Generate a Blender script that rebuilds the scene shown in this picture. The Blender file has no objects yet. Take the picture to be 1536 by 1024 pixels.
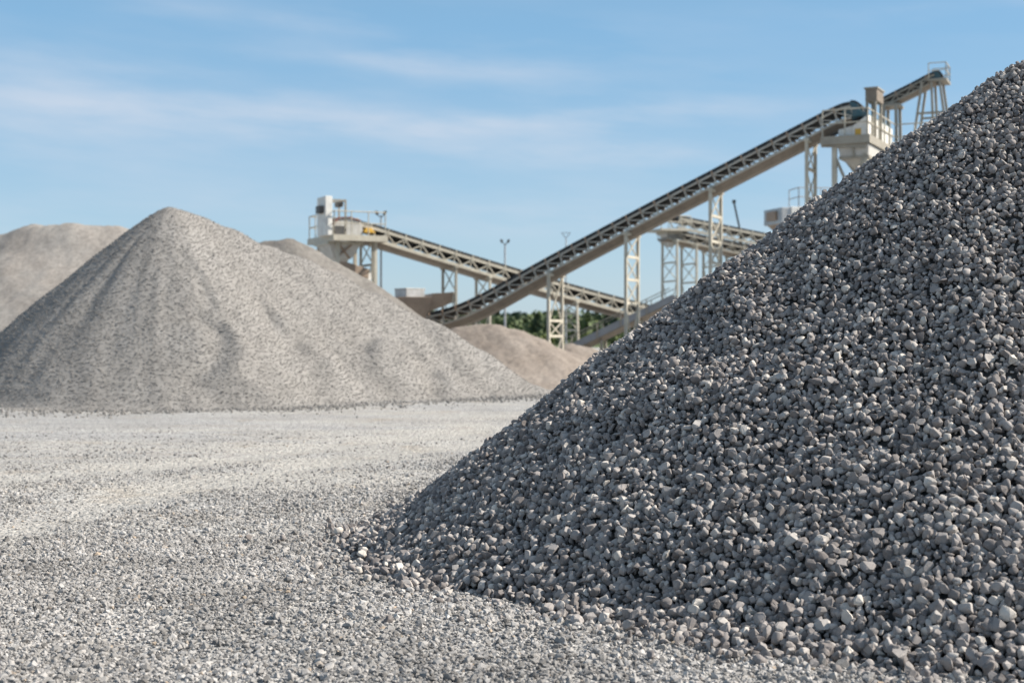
import bpy, bmesh, math, random
import numpy as np
from mathutils import Vector, Matrix

random.seed(11)
rng = np.random.default_rng(11)
S = bpy.context.scene
COL = S.collection
F = 2110.0            # focal length in pixels of a 1536 px wide frame
HZ = 505.0            # row of the horizon
CAMZ = 1.6
R = math.radians

# ------------------------------------------------------------------ measuring helpers
def at(px, py, Y):
    return Vector(((px - 768) / F * Y, Y, CAMZ + (HZ - py) / F * Y))

def ground_at(px, py):
    Y = CAMZ * F / (py - HZ)
    return ((px - 768) / F * Y, Y)

# ------------------------------------------------------------------ noise
def _hash(ix, iy, seed):
    h = (ix.astype(np.int64) * 374761393 + iy.astype(np.int64) * 668265263 + seed * 974634777) & 0x7fffffff
    h = ((h ^ (h >> 13)) * 1274126177) & 0x7fffffff
    h = h ^ (h >> 16)
    return (h & 0xffff) / 65535.0

def vnoise(x, y, seed=0):
    x = np.asarray(x, float); y = np.asarray(y, float)
    ix = np.floor(x); iy = np.floor(y)
    fx = x - ix; fy = y - iy
    fx = fx * fx * (3 - 2 * fx); fy = fy * fy * (3 - 2 * fy)
    a = _hash(ix, iy, seed); b = _hash(ix + 1, iy, seed)
    c = _hash(ix, iy + 1, seed); d = _hash(ix + 1, iy + 1, seed)
    return (a + (b - a) * fx) * (1 - fy) + (c + (d - c) * fx) * fy - 0.5

def fbm(x, y, seed=0, o=4):
    s = 0; a = 1.0
    for k in range(o):
        s = s + a * vnoise(x * 2 ** k, y * 2 ** k, seed + k * 17); a *= 0.5
    return s

# ------------------------------------------------------------------ object helpers
def tag(o, label=None, cat=None, group=None, kind=None):
    if label: o['label'] = label
    if cat: o['category'] = cat
    if group: o['group'] = group
    if kind: o['kind'] = kind
    return o

def empty(name, loc, rz=0.0):
    o = bpy.data.objects.new(name, None); COL.objects.link(o)
    o.location = loc; o.rotation_euler = (0, 0, rz); o.empty_display_size = 0.3
    return o

def fast_mesh(name, verts, tris, smooth=True, rnd=None, mats=None):
    me = bpy.data.meshes.new(name)
    nv, nf = len(verts), len(tris)
    me.vertices.add(nv); me.vertices.foreach_set('co', np.ascontiguousarray(verts, np.float32).ravel())
    k = tris.shape[1]
    me.loops.add(nf * k); me.loops.foreach_set('vertex_index', np.ascontiguousarray(tris, np.int32).ravel())
    me.polygons.add(nf)
    me.polygons.foreach_set('loop_start', np.arange(0, nf * k, k, dtype=np.int32))
    me.polygons.foreach_set('use_smooth', np.full(nf, smooth) if np.ndim(smooth) == 0 else np.asarray(smooth))
    if rnd is not None:
        at_ = me.attributes.new('rnd', 'FLOAT', 'POINT')
        at_.data.foreach_set('value', np.ascontiguousarray(rnd, np.float32))
    me.update(calc_edges=True)
    if mats: me.materials.append(mats)
    return me

def link(name, me, parent=None):
    o = bpy.data.objects.new(name, me); COL.objects.link(o)
    if parent is not None: o.parent = parent
    return o

class MB:
    def __init__(s): s.v = []; s.f = []
    def add(s, vs, fs):
        n = len(s.v); s.v += [tuple(v) for v in vs]; s.f += [tuple(i + n for i in f) for f in fs]; return s
    def hexa(s, b):   # eight corners: bottom loop then top loop
        return s.add(b, [(3, 2, 1, 0), (4, 5, 6, 7), (0, 1, 5, 4), (1, 2, 6, 5), (2, 3, 7, 6), (3, 0, 4, 7)])
    def box(s, x0, x1, y0, y1, z0, z1):
        return s.hexa([(x0, y0, z0), (x1, y0, z0), (x1, y1, z0), (x0, y1, z0), (x0, y0, z1), (x1, y0, z1), (x1, y1, z1), (x0, y1, z1)])
    def bar(s, p, q, w, h=None, up=(0, 0, 1)):
        p = Vector(p); q = Vector(q); h = h or w
        d = (q - p)
        if d.length < 1e-6: return s
        d.normalize(); u = Vector(up)
        if abs(d.dot(u)) > .97: u = Vector((0, 1, 0))
        a = d.cross(u).normalized(); b = a.cross(d)
        c = [(-1, -1), (1, -1), (1, 1), (-1, 1)]
        lo = [p + a * (i * w / 2) + b * (j * h / 2) for i, j in c]
        hi = [q + a * (i * w / 2) + b * (j * h / 2) for i, j in c]
        return s.hexa(lo + hi)
    def tube(s, p, q, r, r2=None, n=14, cap=True):
        p = Vector(p); q = Vector(q); r2 = r if r2 is None else r2
        d = (q - p).normalized(); u = Vector((0, 0, 1)) if abs(d.z) < .95 else Vector((0, 1, 0))
        a = d.cross(u).normalized(); b = a.cross(d)
        lo = [p + (a * math.cos(t) + b * math.sin(t)) * r for t in [2 * math.pi * k / n for k in range(n)]]
        hi = [q + (a * math.cos(t) + b * math.sin(t)) * r2 for t in [2 * math.pi * k / n for k in range(n)]]
        fs = [(k, (k + 1) % n, n + (k + 1) % n, n + k) for k in range(n)]
        if cap: fs += [tuple(range(n - 1, -1, -1)), tuple(range(n, 2 * n))]
        return s.add(lo + hi, fs)
    def loft(s, rings, cap=True):   # rings of equal length
        n = len(rings[0]); vs = [v for r in rings for v in r]; fs = []
        for k in range(len(rings) - 1):
            for i in range(n):
                j = (i + 1) % n
                fs.append((k * n + i, k * n + j, (k + 1) * n + j, (k + 1) * n + i))
        if cap: fs += [tuple(range(n - 1, -1, -1)), tuple(range((len(rings) - 1) * n, len(rings) * n))]
        return s.add(vs, fs)
    def frustum(s, x0, x1, y0, y1, z0, X0, X1, Y0, Y1, z1):
        return s.hexa([(x0, y0, z0), (x1, y0, z0), (x1, y1, z0), (x0, y1, z0), (X0, Y0, z1), (X1, Y0, z1), (X1, Y1, z1), (X0, Y1, z1)])
    def build(s, name, mat, parent=None, bevel=0.0, smooth=False):
        me = bpy.data.meshes.new(name); me.from_pydata(s.v, [], s.f)
        bm = bmesh.new(); bm.from_mesh(me); bmesh.ops.recalc_face_normals(bm, faces=bm.faces); bm.to_mesh(me); bm.free()
        me.materials.append(mat)
        if smooth:
            me.polygons.foreach_set('use_smooth', [True] * len(me.polygons))
            me.set_sharp_from_angle(angle=R(38))
        o = link(name, me, parent)
        if bevel:
            b = o.modifiers.new('edge', 'BEVEL'); b.width = bevel; b.segments = 2; b.limit_method = 'ANGLE'
        return o

# ------------------------------------------------------------------ materials
def new_mat(name):
    m = bpy.data.materials.new(name); m.use_nodes = True
    nt = m.node_tree; b = nt.nodes['Principled BSDF']
    return m, nt, b

def N(nt, t, **kw):
    n = nt.nodes.new(t)
    for k, v in kw.items():
        if k in ('operation', 'blend_type', 'data_type', 'feature', 'attribute_name', 'noise_dimensions', 'musgrave_type', 'clamp', 'distance', 'voronoi_dimensions'): setattr(n, k, v)
    return n

def ramp(nt, fac, stops, interp='LINEAR'):
    r = nt.nodes.new('ShaderNodeValToRGB'); r.color_ramp.interpolation = interp
    e = r.color_ramp.elements
    while len(e) < len(stops): e.new(.5)
    for k, (p, c) in enumerate(stops):
        e[k].position = p
        e[k].color = (*c, 1) if len(c) == 3 else c
    nt.links.new(fac, r.inputs['Fac']); return r.outputs['Color']

def mix(nt, fac, a, b, mode='MIX'):
    m = nt.nodes.new('ShaderNodeMix'); m.data_type = 'RGBA'; m.blend_type = mode
    for sock, val in ((m.inputs[0], fac), (m.inputs[6], a), (m.inputs[7], b)):
        if isinstance(val, (int, float)): sock.default_value = val
        elif isinstance(val, tuple): sock.default_value = (*val, 1) if len(val) == 3 else val
        else: nt.links.new(val, sock)
    return m.outputs[2]

def noise(nt, vec, scale, detail=4, rough=.6):
    n = nt.nodes.new('ShaderNodeTexNoise'); n.inputs['Scale'].default_value = scale
    n.inputs['Detail'].default_value = detail; n.inputs['Roughness'].default_value = rough
    if vec is not None: nt.links.new(vec, n.inputs['Vector'])
    return n.outputs['Fac']

def math_(nt, op, a, b=0.0, c=None):
    n = nt.nodes.new('ShaderNodeMath'); n.operation = op
    for i, v in enumerate((a, b) if c is None else (a, b, c)):
        if isinstance(v, (int, float)): n.inputs[i].default_value = v
        else: nt.links.new(v, n.inputs[i])
    return n.outputs[0]

def mapping(nt, vec, scale=(1, 1, 1), rot=(0, 0, 0)):
    m = nt.nodes.new('ShaderNodeMapping'); m.inputs['Scale'].default_value = scale; m.inputs['Rotation'].default_value = rot
    nt.links.new(vec, m.inputs['Vector']); return m.outputs[0]

def bump(nt, b, h, strength, dist):
    n = nt.nodes.new('ShaderNodeBump'); n.inputs['Strength'].default_value = strength; n.inputs['Distance'].default_value = dist
    nt.links.new(h, n.inputs['Height']); nt.links.new(n.outputs[0], b.inputs['Normal'])

def stone_mat(name, stops, noise_scale=60., dust=(.40, .38, .35), dust_amt=.35, bump_d=.004, big=0.0):
    """Stones of one heap: every stone its own grey (attribute rnd of the merged mass, or the object's own random number)."""
    m, nt, b = new_mat(name)
    a = nt.nodes.new('ShaderNodeAttribute'); a.attribute_name = 'rnd'
    oi = nt.nodes.new('ShaderNodeObjectInfo')
    r = math_(nt, 'FRACT', math_(nt, 'ADD', a.outputs['Fac'], oi.outputs['Random']))
    base = ramp(nt, r, stops)
    tc = nt.nodes.new('ShaderNodeNewGeometry')
    pos = tc.outputs['Position']
    n1 = noise(nt, pos, noise_scale, 5, .65)
    n2 = noise(nt, pos, noise_scale * .22, 3, .6)
    c = mix(nt, ramp(nt, n1, [(.52, (0, 0, 0)), (.72, (dust_amt,) * 3)]), base, dust)
    c = mix(nt, 1.0, c, ramp(nt, n2, [(.3, (.8,) * 3), (.7, (1.12,) * 3)]), 'MULTIPLY')
    if big:
        c = mix(nt, 1.0, c, ramp(nt, noise(nt, mapping(nt, pos, (.55, .55, .18)), 1.5, 4, .55), [(.34, (1 - big * .7,) * 3), (.66, (1 + big * .6,) * 3)]), 'MULTIPLY')
    nt.links.new(c, b.inputs['Base Color'])
    b.inputs['Roughness'].default_value = .95
    b.inputs['Specular IOR Level'].default_value = .2
    bump(nt, b, n1, .6, bump_d)
    return m

def paint_mat(name, col, rust=(.22, .13, .08), rust_amt=.5, rough=.55, scale=2.5, metal=0.0):
    """Weathered painted steel: uneven dirt, streaks running down, rust flecks."""
    m, nt, b = new_mat(name)
    g = nt.nodes.new('ShaderNodeNewGeometry'); p = g.outputs['Position']
    n1 = noise(nt, p, scale, 5, .65)
    n2 = noise(nt, mapping(nt, p, (6, 6, .7)), scale * .8, 4, .6)
    n3 = noise(nt, p, scale * 5, 4, .7)
    c = mix(nt, 1.0, col, ramp(nt, n1, [(.3, (.78,) * 3), (.7, (1.1,) * 3)]), 'MULTIPLY')
    c = mix(nt, ramp(nt, n2, [(.5, (0, 0, 0)), (.75, (.45,) * 3)]), c, (.30, .26, .21))
    c = mix(nt, ramp(nt, n3, [(.58, (0, 0, 0)), (.7, (rust_amt,) * 3)]), c, rust)
    nt.links.new(c, b.inputs['Base Color'])
    b.inputs['Roughness'].default_value = rough; b.inputs['Metallic'].default_value = metal
    bump(nt, b, n3, .2, .01)
    return m

def pile_mat(name, c0, c1, c2, grain=9.0, bd=.06):
    """Crushed aggregate seen from far: grains of slightly different grey, paler and darker sorting streaks."""
    m, nt, b = new_mat(name)
    g = nt.nodes.new('ShaderNodeNewGeometry'); p = g.outputs['Position']
    v = nt.nodes.new('ShaderNodeTexVoronoi'); v.inputs['Scale'].default_value = grain; nt.links.new(p, v.inputs['Vector'])
    grey = ramp(nt, v.outputs['Color'], [(.15, (.84,) * 3), (.5, (1.,) * 3), (.9, (1.14,) * 3)])
    big = noise(nt, mapping(nt, p, (.5, .5, .16)), 1.6, 4, .55)
    c = ramp(nt, big, [(.32, c0), (.5, c1), (.66, c2)])
    c = mix(nt, 1.0, c, grey, 'MULTIPLY')
    nt.links.new(c, b.inputs['Base Color'])
    b.inputs['Roughness'].default_value = .95; b.inputs['Specular IOR Level'].default_value = .15
    h = math_(nt, 'ADD', math_(nt, 'MULTIPLY', v.outputs['Distance'], -1.), math_(nt, 'MULTIPLY', noise(nt, p, grain * .8, 4, .6), 1.2))
    bump(nt, b, h, .22, bd)
    return m

M = {}
M['cream'] = paint_mat('cream_painted_steel', (.49, .455, .375), rust_amt=.7)
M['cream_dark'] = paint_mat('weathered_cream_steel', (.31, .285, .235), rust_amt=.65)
M['white'] = paint_mat('white_painted_steel', (.74, .73, .69), rust_amt=.2)
M['panel'] = paint_mat('dusty_grey_panel', (.50, .49, .46), rust_amt=.2)
M['lattice'] = paint_mat('dusty_grey_cream_steel', (.44, .42, .37), rust_amt=.5)
M['galv'] = paint_mat('galvanised_steel', (.42, .43, .44), rust_amt=.12, rough=.4, metal=.3)
M['brown'] = paint_mat('rusty_brown_plate', (.33, .25, .19), rust=(.14, .08, .05), rust_amt=.6)
M['pan'] = paint_mat('dust_stained_pan', (.22, .18, .14), rust=(.10, .07, .045), rust_amt=.6)
M['rustbar'] = paint_mat('rust_stained_bar', (.33, .23, .16), rust_amt=.6)
M['rubber'] = paint_mat('black_rubber_belt', (.018, .02, .022), rust=(.07, .065, .06), rust_amt=.35, rough=.6)
M['dark'] = paint_mat('dark_steel', (.07, .07, .07), rust_amt=.3)
M['teal'] = paint_mat('teal_painted_drum', (.035, .10, .13), rust_amt=.25)
M['yellow'] = paint_mat('yellow_guard_paint', (.62, .36, .04), rust_amt=.25)
M['panel_blue'] = paint_mat('faded_blue_grey_panel', (.25, .265, .29), rust_amt=.3)
M['concrete'] = paint_mat('dusty_concrete', (.40, .39, .37), rust_amt=.1)

HEAP_STOPS = [(0, (.15, .136, .133)), (.25, (.222, .204, .199)), (.6, (.29, .268, .26)), (.82, (.375, .35, .336)), (.94, (.465, .435, .408)), (1, (.56, .52, .475))]
M['stone'] = stone_mat('dark_crushed_stone', HEAP_STOPS)
M['heapcore'] = stone_mat('dark_heap_core', [(0, (.05, .048, .047)), (1, (.06, .058, .056))], 40, dust_amt=.1)  # core coloured far darker than the stones lying on it
M['gravel'] = stone_mat('pale_road_gravel', [(0, (.132, .127, .124)), (.25, (.239, .232, .226)), (.6, (.322, .313, .306)), (.9, (.400, .387, .377)), (.985, (.478, .460, .445)), (.994, (.351, .270, .190)), (1, (.370, .330, .295))], 90, dust=(.351, .343, .338), dust_amt=.3, big=.3)
M['pile_main'] = pile_mat('warm_grey_aggregate', (.21, .201, .191), (.23, .221, .211), (.252, .243, .233), 11, .012)
M['pile_stones'] = stone_mat('warm_grey_aggregate_stones', [(0, (.212, .204, .195)), (.5, (.232, .223, .213)), (1, (.254, .245, .235))], 12, dust=(.258, .248, .237), bump_d=.005, big=.16)
M['pile_back'] = pile_mat('pinkish_sand', (.216, .199, .184), (.244, .227, .211), (.272, .257, .241), 12, .012)
M['pile_dark'] = pile_mat('dull_grey_aggregate', (.15, .14, .13), (.175, .165, .153), (.205, .192, .18))
M['pile_brown'] = pile_mat('brownish_sand', (.198, .169, .146), (.225, .195, .171), (.257, .227, .202), 12, .012)

# ------------------------------------------------------------------ stones
def stone_shape(seed, npts, wear, fine=0):
    """A piece of crushed rock: the hull of a few points, its edges a little worn; about one unit across."""
    g = np.random.default_rng(seed)
    p = g.normal(size=(npts, 3)); p /= np.linalg.norm(p, axis=1)[:, None]
    p *= g.uniform(.78, 1.0, (npts, 1))
    p *= np.array([1, g.uniform(.68, .95), g.uniform(.5, .82)])
    bm = bmesh.new()
    for q in p: bm.verts.new(q)
    r = bmesh.ops.convex_hull(bm, input=bm.verts)
    bmesh.ops.delete(bm, geom=list({v for v in r['geom_interior'] + r['geom_unused'] if isinstance(v, bmesh.types.BMVert)}), context='VERTS')
    bmesh.ops.dissolve_limit(bm, angle_limit=R(16), verts=bm.verts, edges=bm.edges)
    if wear: bmesh.ops.bevel(bm, geom=list(bm.edges), offset=wear, segments=2 if fine else 1, affect='EDGES', profile=.6, clamp_overlap=True)
    bmesh.ops.triangulate(bm, faces=bm.faces)
    if fine:
        bmesh.ops.subdivide_edges(bm, edges=[e for e in bm.edges if e.calc_length() > .3], cuts=1, use_grid_fill=True)
        bmesh.ops.triangulate(bm, faces=bm.faces)
        for v in bm.verts: v.co += v.normal * float(g.normal(0, .012))
    bm.normal_update(); bm.verts.index_update()
    v = np.array([x.co[:] for x in bm.verts]); f = np.array([[q.index for q in x.verts] for x in bm.faces]); bm.free()
    v -= (v.max(0) + v.min(0)) / 2
    return v / np.ptp(v, axis=0).max(), f

SMOOTH = {2: [k % 5 < 2 for k in range(30)], 3: [k % 5 < 2 for k in range(24)]}     # worn pieces shade round, broken ones keep their facets
PROTO = {1: [stone_shape(100 + k, 15 + k % 6, 0) for k in range(30)], 2: [stone_shape(300 + k, 16 + k % 8, .12 if SMOOTH[2][k] else .05) for k in range(30)], 3: [stone_shape(500 + k, 17 + k % 9, .13 if SMOOTH[3][k] else .06, 1) for k in range(24)]}

def rand_rot(n, tilt=None):
    if tilt is None:
        q = rng.normal(size=(n, 4)); q /= np.linalg.norm(q, axis=1)[:, None]
    else:   # lying roughly flat
        a = rng.uniform(0, 2 * np.pi, n); ax = rng.normal(0, tilt, n); ay = rng.normal(0, tilt, n)
        q = np.stack([np.cos(a / 2), ax * np.cos(a / 2), ay * np.cos(a / 2), np.sin(a / 2)], 1); q /= np.linalg.norm(q, axis=1)[:, None]
    w, x, y, z = q.T
    return np.stack([np.stack([1 - 2 * (y * y + z * z), 2 * (x * y - z * w), 2 * (x * z + y * w)], 1),
                     np.stack([2 * (x * y + z * w), 1 - 2 * (x * x + z * z), 2 * (y * z - x * w)], 1),
                     np.stack([2 * (x * z - y * w), 2 * (y * z + x * w), 1 - 2 * (x * x + y * y)], 1)], 1)

def scatter_mesh(name, pos, size, lod, mat, rot):
    """All the uncountable small stones of one place as one mesh."""
    V, T, A, G = [], [], [], []; base = 0
    n = len(pos); pick = rng.integers(0, 30, n); rnd = rng.random(n)
    for L in np.unique(lod):
        protos = PROTO[int(L)]
        for k in range(len(protos)):
            i = np.where((lod == L) & (pick % len(protos) == k))[0]
            if not len(i): continue
            pv, pf = protos[k]
            v = np.einsum('nij,vj->nvi', rot[i], pv) * size[i][:, None, None] + pos[i][:, None, :]
            nv = len(pv)
            f = pf[None] + (np.arange(len(i)) * nv)[:, None, None] + base
            V.append(v.reshape(-1, 3)); T.append(f.reshape(-1, 3)); A.append(np.repeat(rnd[i], nv)); base += nv * len(i)
            G.append(np.full(len(i) * len(pf), bool(SMOOTH.get(int(L), [False] * 30)[k])))
    return fast_mesh(name, np.concatenate(V), np.concatenate(T), np.concatenate(G), np.concatenate(A), mat)

# ------------------------------------------------------------------ the near heap of dark stone
HC = np.array([4.1, 11.0]); H_TOP = 3.87; H_ROUND = .22
foot = [(520, 828), (560, 850), (620, 869), (700, 890), (800, 913), (900, 935), (1000, 957), (1120, 979), (1250, 1000), (1400, 1020), (1536, 1034)]
fp = np.array([ground_at(*p) for p in foot]) - HC
fth = np.arctan2(fp[:, 1], fp[:, 0]); frr = np.hypot(fp[:, 0], fp[:, 1]) - .10 - .08 * (fp[:, 0] < -4.9) - .10 * np.clip((fp[:, 0] + 4.2) / 1.5, 0, 1)
fth = np.where(fth > 1, fth - 2 * np.pi, fth)            # -pi .. : left foot is near -pi
o_ = np.argsort(fth); fth = fth[o_]; frr = frr[o_]
tab_t = np.concatenate([[-5.2, -3.4], fth, [-1.2, -.5, 1.1]]); tab_r = np.concatenate([[5.2, 5.17], frr, [5.0, 5.25, 5.25]])

def heap_R(th):
    th = np.where(th > 1.08, th - 2 * np.pi, th)
    return np.interp(th, tab_t, tab_r)

def heap_h(x, y, rough=True):
    dx = x - HC[0]; dy = y - HC[1]; r = np.hypot(dx, dy); th = np.arctan2(dy, dx)
    Rb = heap_R(th); s = H_TOP / Rb
    z = H_TOP - s * np.sqrt(r * r + H_ROUND ** 2) + s * H_ROUND * .35
    if rough: z = z + .10 * fbm(x * .9, y * .9, 5, 3) + .05 * fbm(x * 3.1, y * 3.1, 9, 2)
    w = .06
    return w * np.logaddexp(0, z / w) - .012

def project(P):
    return 768 + P[:, 0] / P[:, 1] * F, HZ - (P[:, 2] - CAMZ) / P[:, 1] * F

def heap_layer(step, lift, jit, keep=1.0):
    rs = np.arange(.02, 5.75, step * .8); X, Y = [], []
    for r in rs:
        n = max(1, int(2 * np.pi * r / step)); a = rng.uniform(0, 1) + np.arange(n) / n * 2 * np.pi
        a = a + rng.normal(0, jit * step, n) / max(r, .05); rr = r + rng.normal(0, jit * step, n)
        X.append(HC[0] + rr * np.cos(a)); Y.append(HC[1] + rr * np.sin(a))
    x = np.concatenate(X); y = np.concatenate(Y)
    if keep < 1:
        k = rng.random(len(x)) < keep; x = x[k]; y = y[k]
    dx = x - HC[0]; dy = y - HC[1]; r = np.hypot(dx, dy); th = np.arctan2(dy, dx); Rb = heap_R(th)
    t = r / Rb + .05 * fbm(x * 2.2, y * 2.2, 31, 3)
    k = rng.random(len(x)) < np.clip(1 - (t - 1.0) / .07, 0, 1) ** 1.6       # strays thin out past the foot
    cam = np.arctan2(-HC[1], -HC[0]); dth = np.abs((th - cam + np.pi) % (2 * np.pi) - np.pi)
    k &= (dth < R(115)) | (r < .8)
    x, y, t = x[k], y[k], t[k]
    z = heap_h(x, y)
    return np.stack([x, y, z], 1), t

def stone_sizes(n, t):
    s = np.clip(np.exp(rng.normal(np.log(.042), .25, n)), .02, .066)
    return s * (.90 + .30 * np.clip(t - .25, 0, .7) / .7)

e = .02
def heap_normal(P):
    hx = (heap_h(P[:, 0] + e, P[:, 1]) - heap_h(P[:, 0] - e, P[:, 1])) / (2 * e)
    hy = (heap_h(P[:, 0], P[:, 1] + e) - heap_h(P[:, 0], P[:, 1] - e)) / (2 * e)
    n = np.stack([-hx, -hy, np.ones(len(P))], 1); return n / np.linalg.norm(n, axis=1)[:, None]

P1, t1 = heap_layer(.036, 0, .28); s1 = stone_sizes(len(P1), t1); P1 += heap_normal(P1) * rng.uniform(-.010, .006, len(P1))[:, None]
P2, t2 = heap_layer(.046, 0, .42, .80); s2 = stone_sizes(len(P2), t2) * 1.08; P2 += heap_normal(P2) * (rng.uniform(.010, .028, len(P2)) + .1 * (s2 - .045))[:, None]
# past the foot everything lies on the ground
for P, s, t in ((P1, s1, t1), (P2, s2, t2)):
    out = t > 1.0; P[out, 2] = np.maximum(P[out, 2], 0) + s[out] * .15
th3 = rng.uniform(-3.6, -1.2, 900); r3 = heap_R(th3) + rng.exponential(.22, 900) - .02
P3 = np.stack([HC[0] + r3 * np.cos(th3), HC[1] + r3 * np.sin(th3), np.zeros(900)], 1); s3 = np.clip(np.exp(rng.normal(np.log(.034), .35, 900)), .016, .075); P3[:, 2] = s3 * .22
Pn = np.concatenate([P1, P2, P3]); sn = np.concatenate([s1, s2, s3]); top = np.concatenate([np.zeros(len(P1), bool), np.ones(len(P2) + 900, bool)])
# the 300 stones that show largest are objects of their own
px, py = project(Pn); depth = np.hypot(Pn[:, 1], Pn[:, 0])
cand = np.where(top & (px > 12) & (px < 1524) & (py < 1016) & (depth < 9.3))[0]
cand = cand[np.argsort(-(sn[cand] / depth[cand]))]
chosen = []
for i in cand:
    if len(chosen) >= 300: break
    if all((Pn[i, 0] - Pn[j, 0]) ** 2 + (Pn[i, 1] - Pn[j, 1]) ** 2 + (Pn[i, 2] - Pn[j, 2]) ** 2 > (.48 * (sn[i] + sn[j])) ** 2 for j in chosen): chosen.append(i)
chosen = np.array(chosen)
rest = np.ones(len(Pn), bool); rest[chosen] = False
# stones that would be swallowed by a chosen one make room
for i in chosen:
    d2 = np.sum((Pn - Pn[i]) ** 2, axis=1); rest &= ~((d2 < (.40 * sn[i]) ** 2) & top)
rest = np.where(rest)[0]
lod = np.where((depth[rest] < 11.5) & (px[rest] < 1640), 2, 1)

# solid core of the heap
gr = np.concatenate([np.linspace(0, 5.3, 80), [5.5, 5.8]]); ga = np.linspace(0, 2 * np.pi, 241)[:-1]
GA, GR = np.meshgrid(ga, gr)
gx = HC[0] + GR * np.cos(GA); gy = HC[1] + GR * np.sin(GA)
gz = heap_h(gx, gy) - .022 - .07 * np.clip((GR / heap_R(GA - 2 * np.pi * (GA > np.pi)) - .93) / .05, 0, 1); gz[-1] = -.15; gz[-2] = np.minimum(gz[-2], -.02)
nR, nA = GA.shape
i0 = np.arange(nR - 1)[:, None] * nA + np.arange(nA)[None]; i1 = np.arange(nR - 1)[:, None] * nA + (np.arange(nA)[None] + 1) % nA
quads = np.stack([i0, i0 + nA, i1 + nA, i1], -1).reshape(-1, 4)
core = fast_mesh('stone_heap', np.stack([gx, gy, gz], -1).reshape(-1, 3), quads, True, None, M['heapcore'])
heap = link('stone_heap', core)
tag(heap, 'tall near heap of loose dark grey crushed stone rising beside the gravel yard', 'stone heap')
hs = link('heap_stones', scatter_mesh('heap_stones', Pn[rest], sn[rest], lod, M['stone'], rand_rot(len(rest))), heap)
tag(hs, kind='stuff')

stone_me = []
for k, (v, f) in enumerate(PROTO[3]):
    stone_me.append(fast_mesh('stone', v, f, SMOOTH[3][k], None, M['stone']))
first = None
rot = rand_rot(len(chosen))
for q, i in enumerate(chosen):
    me = stone_me[q % len(stone_me)]
    if first is None: o = first = link('stone', me)
    else:
        o = first.copy(); o.data = me; COL.objects.link(o)
    mm = Matrix([list(r) for r in rot[q]]).to_4x4()
    o.matrix_world = Matrix.Translation(Pn[i]) @ mm @ Matrix.Scale(float(sn[i]) * 1.04, 4)
    tag(o, 'large loose grey stone lying on the near slope or foot of the dark stone heap', 'stone', 'largest loose stones of the near dark heap')

# ------------------------------------------------------------------ ground
gxs = np.concatenate([-np.geomspace(1500, 16, 22), np.arange(-15, 15.01, .15), np.geomspace(16, 1500, 22)])
gys = np.concatenate([-np.geomspace(1500, 3, 22), np.arange(-1, 14, .15), np.arange(14, 46, .3), np.geomspace(48, 3000, 26)])
TRACKS = [np.array(t) for t in ([(-5.6, 5), (-4.75, 9.0), (-4.2, 11.4), (-3.75, 15.0), (-1.9, 19.3), (.34, 22.6), (4, 26), (10, 29)],
                                [(-9.5, 10), (-7.4, 14), (-5.8, 16.3), (-4.0, 18.6), (-1.8, 22.6), (.8, 26.0), (4.5, 29), (11, 32)])]
def track_d(x, y):
    best = None
    for T in TRACKS:
        for p, q in zip(T[:-1], T[1:]):
            L2 = ((q - p) ** 2).sum(); u = np.clip(((x - p[0]) * (q[0] - p[0]) + (y - p[1]) * (q[1] - p[1])) / L2, 0, 1)
            d = np.hypot(x - p[0] - u * (q[0] - p[0]), y - p[1] - u * (q[1] - p[1]))
            best = d if best is None else np.minimum(best, d)
    return best
def track_mask(x, y):
    d = track_d(x, y) + .45 * fbm(x * .7, y * .7, 61, 3)
    return np.exp(-(np.clip(d, 0, 9) / .75) ** 2)
def ground_h(x, y):
    near = np.clip((60 - np.hypot(x, y)) / 20, 0, 1)
    tm = np.exp(-(track_d(x, y) / .5) ** 2)
    return near * (.05 * fbm(x * .35, y * .35, 3, 3) + .018 * fbm(x * 2.2, y * 2.2, 8, 3) - .03 * tm)
X, Y = np.meshgrid(gxs, gys); Z = ground_h(X, Y) - .012
ny, nx = X.shape
a = (np.arange(ny - 1)[:, None] * nx + np.arange(nx - 1)[None])
quads = np.stack([a, a + 1, a + nx + 1, a + nx], -1).reshape(-1, 4)

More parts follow.
